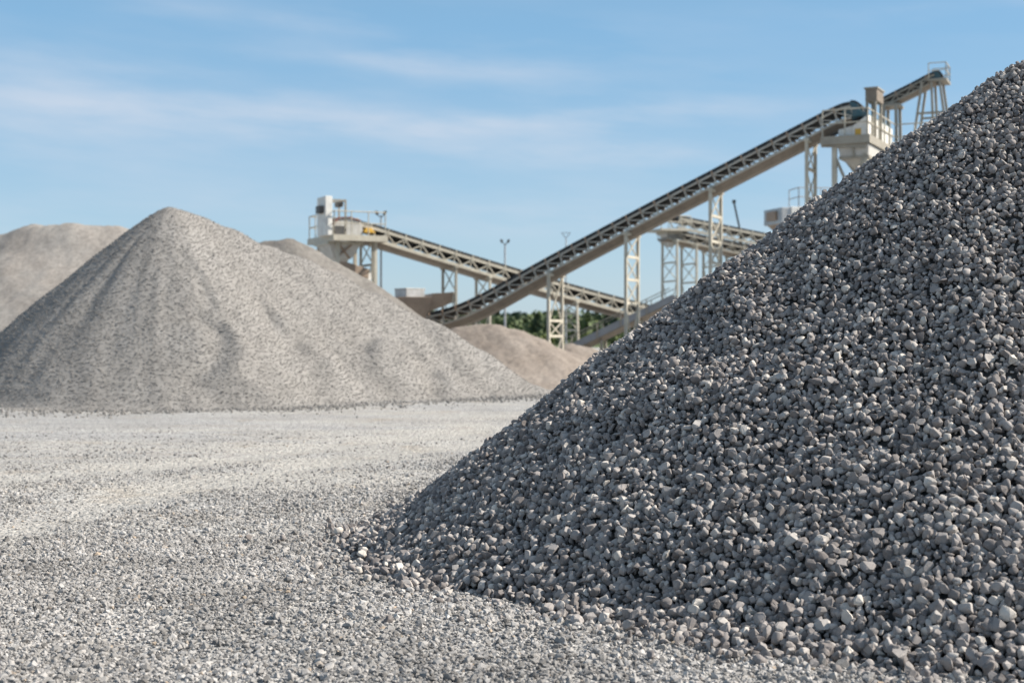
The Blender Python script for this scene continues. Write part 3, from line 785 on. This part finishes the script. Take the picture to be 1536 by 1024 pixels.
for (px_, y) in ((1257, -.5), (1257, D - .3), (1311, -.35), (1311, D - .3)):
    x = HB.t(px_) if px_ < 1300 else -.12
    MB().bar((x, y, 0), (x, y, zt_ - .07), .17, .17, (1, 0, 0)).build('leg', M['cream'], hpf, .012)
x0_, x1_ = HB.t(1257), -.12
mb = MB()
for zlo, zhi in ((zt_ - 3.2, zt_ - .6), (zt_ - 6.0, zt_ - 3.4)):
    mb.bar((x0_, -.5, zhi), (x1_, -.4, zlo), .1); mb.bar((x0_, -.5, zlo), (x1_, -.4, zhi), .1)
mb.build('bracing', M['cream_dark'], hpf)
MB().box(.1, 2.3, D - .8, D, zt_ - .06, zt_ - .002).build('walkway', M['galv'], hpf)

wb = HB.root('head_box', 0); tag(wb, 'big white steel head box atop the rising conveyor, yellow patch on its side', 'head box')
s50 = 50.2 / F
bl = HB.t(1262); ztop = HB.tz(1307, 174)[1]
mb = MB()
ya, yb_ = -.45, D - .35
side = [(bl, zt_ + .004), (-.02, zt_ + .004), (-.02, ztop), (HB.t(1284), zt_ + .42), (bl, zt_ + .30)]
mb.loft([[(x, ya, z) for x, z in side], [(x, yb_, z) for x, z in side]]); mb.build('casing', M['white'], wb, .02)
mb = MB()
for y in (ya + .5, yb_ - .7): MB().box(-.018, .02, y, y + .07, zt_ + .1, ztop - .02).build('rib', M['cream_dark'], wb)
MB().box(HB.t(1287), HB.t(1296), ya - .012, ya + .01, zt_ + .06, zt_ + .30).build('yellow_patch', M['yellow'], wb)
mb = MB(); tt = HB.t(1306); t9 = HB.t(1281)
mb.loft([[(t9, -.35, zt_ + .75), (t9, yb_ - .3, zt_ + .75), (t9, yb_ - .3, zt_ + 1.12), (t9, -.35, zt_ + 1.12)], [(tt - .3, -.3, ztop - .02), (tt - .3, yb_ - .35, ztop - .02), (tt - .3, yb_ - .35, zt_ + .98), (tt - .3, -.3, zt_ + .98)], [(tt - .02, -.3, ztop - .05), (tt - .02, yb_ - .35, ztop - .05), (tt - .02, yb_ - .35, ztop + .06), (tt - .02, -.3, ztop + .06)]])
mb.build('belt_hood', M['teal'], wb, .03)

fh = HB.root('receiving_hopper', 0); tag(fh, 'wide pale steel hopper tapering down beneath the white head box', 'hopper', 'tapered hoppers of the plant')
zz = zt_ - .25; fx0 = HB.t(1262); fx1 = .02
MB().frustum(fx0 + .06, fx1 - .04, -.4, D - .2, zz - 19 * s50, fx0 - .02, fx1, -.5, D - .1, zz).frustum(fx0 + .75, fx1 - .55, .6, D - 1., zz - 50 * s50, fx0 + .1, fx1 - .08, -.36, D - .24, zz - 19 * s50 - .002).build('funnel', M['panel'], fh, .015)
mb = MB(); mb.box(fx0 + .02, fx1 + .0, -.44, D - .16, zz - 19 * s50 - .05, zz - 19 * s50 + .05); mb.box((fx0 + fx1) / 2 - .03, (fx0 + fx1) / 2 + .03, -.52, -.40, zz - 18 * s50, zz); mb.build('rib', M['cream_dark'], fh)

# box on stilts
sb = HB.root('control_cabin', 0, 1.0); tag(sb, 'small drab olive box raised on thin stilts above the white head box', 'cabin')
ca, cb_ = HB.t(1294) , HB.t(1316); za_, zb2 = HB.tz(1312, 148)[1], HB.tz(1312, 130)[1]
MB().box(ca, cb_ - .1, -.6, .45, za_, zb2).build('housing', M['pan'], sb, .01)
MB().box(ca - .04, cb_ - .06, -.65, .5, zb2 + .002, zb2 + .06).build('roof', M['cream_dark'], sb)
zf = zt_ + .85
for x in (ca + .05, cb_ - .18):
    for y in (-.53, .38): MB().bar((x, y, zt_ + .004), (x, y, za_), .09, .09, (1, 0, 0)).build('leg', M['cream_dark'], sb)

# ---- upper short conveyor
C6 = Plane(1330, 55, -24)
cv6, P6_, N6_, low6 = conveyor('belt_conveyor', 'short high conveyor climbing away above the white head box to a railed tip', C6, [(1322, 150), (1345, 138.5), (1370, 126), (1396, 112), (1402, 110)], .9, .13, .05, .17, .3, M['cream_dark'], pan=M['pan'], pan_h=.05, pan_in=.3, drum=(1, .22), diag='V', group='belt conveyors of the plant')
t6 = C6.t(1400); z6 = C6.tz(1405, 122)[1]; e6 = C6.t(1423)
p6 = C6.root('service_platform', t6); tag(p6, 'small railed platform at the tip of the short high conveyor', 'platform', 'service platforms of the plant')
MB().box(-.15, e6 - t6, -.65, .65, z6 - .08, z6).build('deck', M['cream_dark'], p6)
railing('railing', p6, [(-.1, -.62, z6), (e6 - t6 - .03, -.62, z6), (e6 - t6 - .03, .62, z6), (-.1, .62, z6)], .60, M['cream'], .6, r=.018)
af = C6.root('trestle', C6.t(1400)); tag(af, 'splayed trestle legs carrying the tip of the short high conveyor', 'trestle')
for (dx0, dxt) in ((-1.0, -.35), (.25, .0), (.95, .3)):
    for y in (-.55, .6): MB().bar((dx0 * 1.9, y * 1.6, 0), (dxt, y, z6 - .09), .09, .09, (1, 0, 0)).build('leg', M['cream_dark'], af)
mb = MB()
for z in (z6 - 1.3, z6 - 3.2): 
    k = (z6 - z) / z6
    for y in (-.6, .65): mb.bar((-.35 - 1.55 * k, y * (1 + .6 * k), z), (.3 + 1.5 * k, y * (1 + .6 * k), z), .08)
mb.build('crossbar', M['cream_dark'], af)
lt = C6.root('support_tower', C6.t(1335)); tag(lt, 'short cream post frame under the lower end of the short high conveyor', 'tower')
zl = z_on(P6_, C6.t(1335)) + low6
for x in (-.25, .5):
    for y in (-.5, .5): MB().bar((x, y, 0), (x * .6, y, zl + .02), .11, .11, (1, 0, 0)).build('leg', M['cream_dark'], lt)
MB().box(-.3, .45, -.55, .55, zl - .02, zl + .07).build('cap_beam', M['cream_dark'], lt)

# ---- twin back conveyors
C3 = Plane(1000, 84, 20)
cv3, P3_, N3_, low3 = conveyor('belt_conveyor', 'upper of the two slim pale conveyors sloping down behind the long rising conveyor', C3, [(1012, 324), (1060, 334), (1110, 344), (1160, 354), (1260, 374)], 1.3, .15, .12, .42, .42, M['cream'], diag='V', brkt=M['cream'], group='belt conveyors of the plant')
C4 = Plane(1000, 82, 20)
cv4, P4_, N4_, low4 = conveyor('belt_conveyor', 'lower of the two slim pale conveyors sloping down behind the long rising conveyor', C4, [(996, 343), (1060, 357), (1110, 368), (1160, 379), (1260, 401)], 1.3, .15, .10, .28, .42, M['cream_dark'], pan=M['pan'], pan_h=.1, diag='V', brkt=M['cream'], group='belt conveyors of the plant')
for (pa, pb, lv, lab) in ((996, 1013, (394, 422), 'slim cream support tower under the funnel at the top of the twin back conveyors'),
                          (1025, 1042, (396, 424), 'slim cream support tower of the twin back conveyors, next one down from the funnel'),
                          (1058, 1075, (400,), 'slim cream support tower of the twin back conveyors just behind a rising-conveyor tower'),
                          (1093, 1110, (400,), 'slim weathered support tower of the twin back conveyors closest to the dark heap')):
    pm = (pa + pb) / 2; t = C4.t(pm); zt = z_on(P4_, t) + low4 + .05
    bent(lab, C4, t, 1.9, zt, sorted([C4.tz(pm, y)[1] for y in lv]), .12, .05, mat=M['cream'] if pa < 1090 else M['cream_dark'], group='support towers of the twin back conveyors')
hp4 = C4.root('service_platform', C4.t(1005)); tag(hp4, 'narrow pale platform at the top of the twin back conveyors', 'platform', 'service platforms of the plant')
z4 = C4.tz(1005, 345)[1]; q0 = C4.t(980) - C4.t(1005); q1 = C4.t(1026) - C4.t(1005)
MB().box(q0, q1, -1.0, 1.0, z4 - .12, z4).build('deck', M['cream'], hp4, .01)
railing('railing', hp4, [(q0 + .05, -.95, z4), (q1 - .05, -.95, z4)], .75, M['cream'], .6, r=.03)
fn4 = C4.root('discharge_hopper', C4.t(1004)); tag(fn4, 'slim pointed pale hopper under the narrow platform of the twin back conveyors', 'hopper', 'tapered hoppers of the plant')
s82 = 82 / F
MB().frustum(-.12, .12, -.15, .15, z4 - 26 * s82, -.5, .5, -.6, .6, z4 - .125).build('funnel', M['panel'], fn4, .01)
MB().box(-.54, .54, -.64, .64, z4 - .26, z4 - .122).build('collar', M['cream'], fn4)

# ---- low grey side-panelled conveyor
C5 = Plane(935, 66, -14)
p5 = [(862, 514.5), (900, 496), (935, 479), (1012, 442)]
T5 = [Vector(C5.tz(*p)) for p in p5]; N5 = normals(T5)
r5 = C5.root('panelled_conveyor'); tag(r5, 'low conveyor with blue-grey side panels and a handrail emerging behind the dark heap', 'conveyor', 'belt conveyors of the plant')
mb = MB()
for sy in (-1, 1): sweep(mb, T5, N5, rect(sy * .7 - .02, sy * .7 + .02, -.30, 0))
mb.build('side_panel', M['panel_blue'], r5)
mb = MB(); sweep(mb, T5, N5, rect(-.62, .62, -.2, -.12)); mb.build('belt', M['rubber'], r5)
mb = MB(); sweep(mb, T5, N5, [(-.72, -.36), (-.3, -.5), (.3, -.5), (.72, -.36), (.72, -.302), (-.72, -.302)]); mb.build('underside_pan', M['pan'], r5)
mb = MB()
for sy in (-1, 1):
    sweep(mb, T5, N5, rect(sy * .74 - .02, sy * .74 + .02, .30, .34))
    for a, b, na in zip(T5[:-1], T5[1:], N5[:-1]):
        n = max(1, int((b - a).length / 1.1))
        for k in range(n): p = a.lerp(b, k / n); mb.bar((p.x, sy * .74, p.y - .35), (p.x, sy * .74, p.y + .33), .045)
mb.build('handrail', M['cream_dark'], r5)
for px_ in (905, 965):
    t = C5.t(px_); zt = z_on(T5, t) - .5
    for y in (-.5, .5): MB().bar((t, y, 0), (t, y, zt), .13, .13, (1, 0, 0)).build('leg', M['cream_dark'], r5)

# ---- fan house and railed walkway far behind the heap
FH = Plane(1180, 72, 16)
f0, zf0 = FH.tz(1159, 337); f1, zf1 = FH.tz(1182, 314); 
fr = FH.root('fan_house', 0); tag(fr, 'grey metal fan house with a round fan on its bright end', 'fan house')
MB().box(f0, FH.t(1186), -1.0, 1.0, zf0, zf1).build('housing', M['galv'], fr, .02)
MB().box(f0 - .12, f0 - .002, -.5, .5, zf0 + .2, zf1 - .15).build('louvre_box', M['rustbar'], fr, .01)
MB().box(FH.t(1186) - .5, FH.t(1186) + 1.1, -1.05, 1.05, zf0 + .05, zf1 + .04).build('fan_box', M['white'], fr, .02)
mb = MB(); cxx = FH.t(1192); czz = (zf0 + zf1) / 2 - .06
mb.tube((cxx, -1.22, czz), (cxx, -1.055, czz), .36, n=24); mb.build('fan_ring', M['dark'], fr, smooth=True)
mb = MB(); mb.tube((cxx, -1.25, czz), (cxx, -1.222, czz), .28, n=20); mb.build('fan_hub', M['panel'], fr)
MB().frustum(f0 + .5, f0 + .9, -.4, .4, zf0 - .5, f0 + .1, FH.t(1186) - .1, -.8, .8, zf0 - .002).build('funnel', M['brown'], fr)
MB().bar((f0 + .7, 0, 0), (f0 + .7, 0, zf0 - .48), .3, .3, (1, 0, 0)).build('post', M['cream_dark'], fr)
WK = Plane(1215, 74, 8)
wk = WK.root('service_platform'); tag(wk, 'grey railed walkway platform rising behind the fan house and the dark heap', 'platform', 'service platforms of the plant')
w0, zw = WK.tz(1190, 312); w1 = WK.t(1290)
MB().box(w0, w1, -.8, .8, zw - .25, zw).build('deck', M['cream_dark'], wk)
railing('railing', wk, [(w0 + .03, .75, zw), (w0 + .03, -.75, zw), (w1 - .05, -.75, zw)], 1.0, M['galv'], 1.3, r=.03)
for x in (w0 + .3, (w0 + w1) / 2, w1 - .3): MB().bar((x, 0, 0), (x, 0, zw - .25), .2, .2, (1, 0, 0)).build('leg', M['cream_dark'], wk)

# ---- flood light masts and the slim jib
def flood_mast(px, py, Y, label, r0=.06, k=.5):
    p = at(px, py, Y); o = empty('flood_light_mast', (p.x, p.y, 0)); tag(o, label, 'light mast', 'flood light masts')
    zt = p.z
    MB().tube((0, 0, 0), (0, 0, zt - .1), r0, r0 * .6, 10).build('pole', M['galv'], o, smooth=True)
    MB().bar((-.26 * k, 0, zt - .1), (.26 * k, 0, zt - .1), .05).build('crossarm', M['galv'], o)
    for sx in (-1, 1):
        q = lambda x, y, z: (sx * .30 * k + x * k, y * k, zt + z * k)
        mb = MB(); mb.hexa([q(-.13, -.2, -.12), q(.13, -.2, -.12), q(sx * .02 + .1, .12, -.1), q(sx * .02 - .1, .12, -.1), q(sx * .12 - .16, -.26, .26), q(sx * .12 + .16, -.26, .26), q(sx * .12 + .12, .1, .3), q(sx * .12 - .12, .1, .3)])
        mb.build('lamp', M['dark'], o, .02)
    return o
flood_mast(757.5, 363, 78, 'twin-lamp flood light mast standing free between the two conveyors', r0=.075)
flood_mast(571.5, 321, 63.5, 'twin-lamp flood light mast rising just behind the top of the pale conveyor', r0=.06)
p = at(849, 352, 95); am = empty('antenna_mast', (p.x, p.y, 0)); tag(am, 'faint thin mast with a forked antenna above the long rising conveyor', 'mast')
MB().tube((0, 0, 0), (0, 0, p.z - .2), .06, .04, 8).build('pole', M['galv'], am)
mb = MB(); mb.bar((0, 0, p.z - .25), (-.28, 0, p.z + .12), .05); mb.bar((0, 0, p.z - .25), (.28, 0, p.z + .12), .05); mb.bar((-.3, 0, p.z + .12), (.3, 0, p.z + .12), .04); mb.build('fork', M['galv'], am)
a_, b_ = at(1101, 304, 86), at(1111, 350, 86)
jb = empty('lifting_jib', (b_.x, b_.y, 0)); tag(jb, 'thin dark leaning jib sticking up behind the twin back conveyors', 'jib')
MB().bar((0, 0, 0), (0, 0, b_.z), .16, .16, (1, 0, 0)).build('post', M['dark'], jb)
MB().bar((0, 0, b_.z - .02), (a_.x - b_.x, 0, a_.z), .10).build('boom', M['dark'], jb)
MB().box(a_.x - b_.x - .1, a_.x - b_.x + .1, -.1, .1, a_.z - .02, a_.z + .16).build('tip', M['dark'], jb)

# ------------------------------------------------------------------ hills and forest
hx = np.linspace(-420, 420, 120); hy = np.linspace(150, 620, 60)
X, Y = np.meshgrid(hx, hy)
def hill_h(x, y):
    return np.clip((y - 165) / 260, 0, 1) ** 1.1 * (1.6 + 1.4 * fbm(x * .012, y * .012, 77, 3)) - .3
Z = hill_h(X, Y); ny, nx = X.shape
a = (np.arange(ny - 1)[:, None] * nx + np.arange(nx - 1)[None]); quads = np.stack([a, a + 1, a + nx + 1, a + nx], -1).reshape(-1, 4)
m, nt, b = new_mat('rough_grass')
g = nt.nodes.new('ShaderNodeNewGeometry')
nt.links.new(ramp(nt, noise(nt, g.outputs['Position'], .12, 5, .6), [(.35, (.035, .06, .015)), (.5, (.06, .09, .025)), (.68, (.10, .12, .04))]), b.inputs['Base Color']); b.inputs['Roughness'].default_value = .95
tag(link('hills', fast_mesh('hills', np.stack([X, Y, Z], -1).reshape(-1, 3), quads, True, None, m)), 'low green hills beyond the quarry', 'hills', kind='structure')

m, nt, b = new_mat('forest_leaves')
at_ = nt.nodes.new('ShaderNodeAttribute'); at_.attribute_name = 'rnd'
nt.links.new(ramp(nt, at_.outputs['Fac'], [(0, (.07, .095, .06)), (.4, (.11, .145, .075)), (.75, (.16, .195, .085)), (1, (.24, .26, .10))]), b.inputs['Base Color']); b.inputs['Roughness'].default_value = .8
b.inputs['Specular IOR Level'].default_value = .2
LV, LA = [], []
ntree = 1500
for k in range(ntree):
    if k < 900: x = rng.uniform(-45, 75)
    else: x = rng.uniform(-300, 300)
    y = 200 + 260 * rng.random() ** .8
    bush = y < 240
    hgt_ = rng.uniform(1.4, 2.6) if bush else rng.uniform(3.8, 6.4) * (.8 + y / 1000)
    pine = rng.random() < .3 and not bush
    wd = hgt_ * (rng.uniform(.16, .22) if pine else rng.uniform(.32, .5))
    n = 130; g0 = float(hill_h(np.array(x), np.array(y)))
    u = rng.normal(size=(n, 3)); u /= np.linalg.norm(u, axis=1)[:, None]; u *= rng.uniform(.55, 1, (n, 1)) ** .5
    c = np.empty((n, 3)); zz_ = u[:, 2] * .5 + .5
    wf = (1 - zz_) if pine else np.ones(n)
    lump = 1 + .35 * vnoise(u[:, 0] * 2 + k, u[:, 2] * 2 + k * .7, 5)
    c[:, 0] = x + u[:, 0] * wd * wf * lump * (1.5 if pine else 1); c[:, 1] = y + u[:, 1] * wd * wf * lump; c[:, 2] = g0 + hgt_ * (.12 + .88 * zz_)
    sz = rng.uniform(.25, .6, (n, 1)) * (.6 if bush else 1)
    e1 = rng.normal(size=(n, 3)); e1 /= np.linalg.norm(e1, axis=1)[:, None]; e2 = rng.normal(size=(n, 3)); e2 -= e1 * np.sum(e1 * e2, 1)[:, None]; e2 /= np.linalg.norm(e2, axis=1)[:, None]
    LV.append(np.stack([c - e1 * sz, c + e2 * sz, c + e1 * sz * .9, c - e2 * sz], 1).reshape(-1, 3))
    tone = np.clip(rng.random() * .55 + (.42 if bush else 0) - (.2 if pine else 0), 0, 1)
    LA.append(np.repeat(np.clip(tone + rng.normal(0, .12, n), 0, 1), 4))
    # trunk
    r_ = .12
    LV.append(np.array([(x - r_, y, g0), (x + r_, y, g0), (x + r_ * .4, y, g0 + hgt_ * .6), (x - r_ * .4, y, g0 + hgt_ * .6)])); LA.append(np.zeros(4))
LV = np.concatenate(LV); LA = np.concatenate(LA)
fo = link('forest', fast_mesh('forest', LV, np.arange(len(LV)).reshape(-1, 4), False, LA, m))
tag(fo, 'dark green far forest along the horizon behind the conveyor legs', 'forest', kind='stuff')

# ------------------------------------------------------------------ sky and sun
SUN_EL, SUN_AZ = R(39), R(86)        # azimuth from +Y turning to +X
w = bpy.data.worlds.new('World'); S.world = w; w.use_nodes = True
nt = w.node_tree; bg = nt.nodes['Background']
sky = nt.nodes.new('ShaderNodeTexSky'); sky.sky_type = 'NISHITA'; sky.sun_disc = False
sky.sun_elevation = SUN_EL; sky.sun_rotation = SUN_AZ; sky.altitude = 200; sky.air_density = 1.0; sky.dust_density = .35; sky.ozone_density = 2.2
tc = nt.nodes.new('ShaderNodeTexCoord'); sp = nt.nodes.new('ShaderNodeSeparateXYZ'); nt.links.new(tc.outputs['Generated'], sp.inputs[0])
az = math_(nt, 'ARCTAN2', sp.outputs[0], sp.outputs[1]); el = math_(nt, 'ARCSINE', sp.outputs[2])
cmb = nt.nodes.new('ShaderNodeCombineXYZ')
nt.links.new(math_(nt, 'MULTIPLY', az, 5.0), cmb.inputs[0]); nt.links.new(math_(nt, 'MULTIPLY', math_(nt, 'SUBTRACT', el, math_(nt, 'MULTIPLY', az, -.06)), 26.0), cmb.inputs[1])
n1 = noise(nt, cmb.outputs[0], 1.0, 6, .55); n2 = noise(nt, cmb.outputs[0], .35, 3, .5)
wisp = math_(nt, 'MULTIPLY', math_(nt, 'SMOOTHSTEP', n1, .40, .75) if False else ramp(nt, n1, [(.42, (0,) * 3), (.72, (1,) * 3)]), ramp(nt, n2, [(.40, (.15,) * 3), (.62, (1,) * 3)]))
tot = math_(nt, 'MULTIPLY', wisp, .32)
# thin banks of cirrus: (column, row, half width, half height, tilt, amount)
for (cx, cy, wx, wy, tilt, amt) in ((150, 165, 420, 75, .06, .24), (650, 98, 190, 15, .05, .34), (560, 190, 420, 30, .03, .30), (950, 232, 320, 22, .0, .30), (60, 80, 260, 40, .1, .16), (1000, 165, 380, 16, -.05, .22), (830, 330, 520, 26, 0, .20), (330, 300, 420, 24, .02, .12), (420, 30, 240, 14, .06, .14), (1480, 8, 220, 14, 0, .16)):
    a0 = math.atan((cx - 768) / F); e0 = math.atan((HZ - cy) / F) * math.cos(a0)
    da = math_(nt, 'SUBTRACT', az, a0); de = math_(nt, 'SUBTRACT', math_(nt, 'SUBTRACT', el, e0), math_(nt, 'MULTIPLY', da, -tilt))
    q = math_(nt, 'ADD', math_(nt, 'POWER', math_(nt, 'MULTIPLY', da, F / wx), 2.0), math_(nt, 'POWER', math_(nt, 'MULTIPLY', de, F / wy), 2.0))
    gss = math_(nt, 'MULTIPLY', math_(nt, 'POWER', 2.718, math_(nt, 'MULTIPLY', q, -1.0)), ramp(nt, n1, [(.34, (.15,) * 3), (.66, (1.35,) * 3)]))
    tot = math_(nt, 'ADD', tot, math_(nt, 'MULTIPLY', gss, amt))
tot = math_(nt, 'MINIMUM', tot, .85)
sky_tones = ramp(nt, math_(nt, 'DIVIDE', el, .60), [(0, (.271, .385, .492)), (.12, (.24, .375, .50)), (.36, (.15, .315, .485)), (.60, (.19, .29, .39)), (1, (.20, .265, .33))])  # upper stops, out of view, paled to neutralise the blue fill light
sky_tones = mix(nt, 1.0, sky_tones, (10., 10., 10.), 'MULTIPLY')
graded = mix(nt, .72, sky.outputs[0], sky_tones)
col = mix(nt, tot, graded, (4.7, 5.0, 5.6))
nt.links.new(col, bg.inputs['Color']); bg.inputs['Strength'].default_value = .086

sl = bpy.data.lights.new('sun', 'SUN'); sl.energy = 5.0; sl.angle = R(.53); sl.color = (1, .92, .81)
so = bpy.data.objects.new('sun', sl); COL.objects.link(so)
to_sun = Vector((math.sin(SUN_AZ) * math.cos(SUN_EL), math.cos(SUN_AZ) * math.cos(SUN_EL), math.sin(SUN_EL)))
so.rotation_euler = to_sun.to_track_quat('Z', 'Y').to_euler(); so.location = to_sun * 50

# ------------------------------------------------------------------ camera
cd = bpy.data.cameras.new('camera'); cam = bpy.data.objects.new('camera', cd); COL.objects.link(cam)
cam.location = (0, 0, CAMZ); cam.rotation_euler = (R(90), 0, 0)
cd.sensor_width = 36; cd.lens = 36 * F / 1536; cd.shift_y = -(512 - HZ) / 1536
cd.clip_start = .1; cd.clip_end = 6000
cd.dof.use_dof = True; cd.dof.focus_distance = 9.6; cd.dof.aperture_fstop = 2.2
S.camera = cam
S.view_settings.view_transform = 'Standard'; S.view_settings.look = 'None'; S.view_settings.exposure = 0.80; S.view_settings.gamma = 1.0
S.cycles.max_bounces = 6
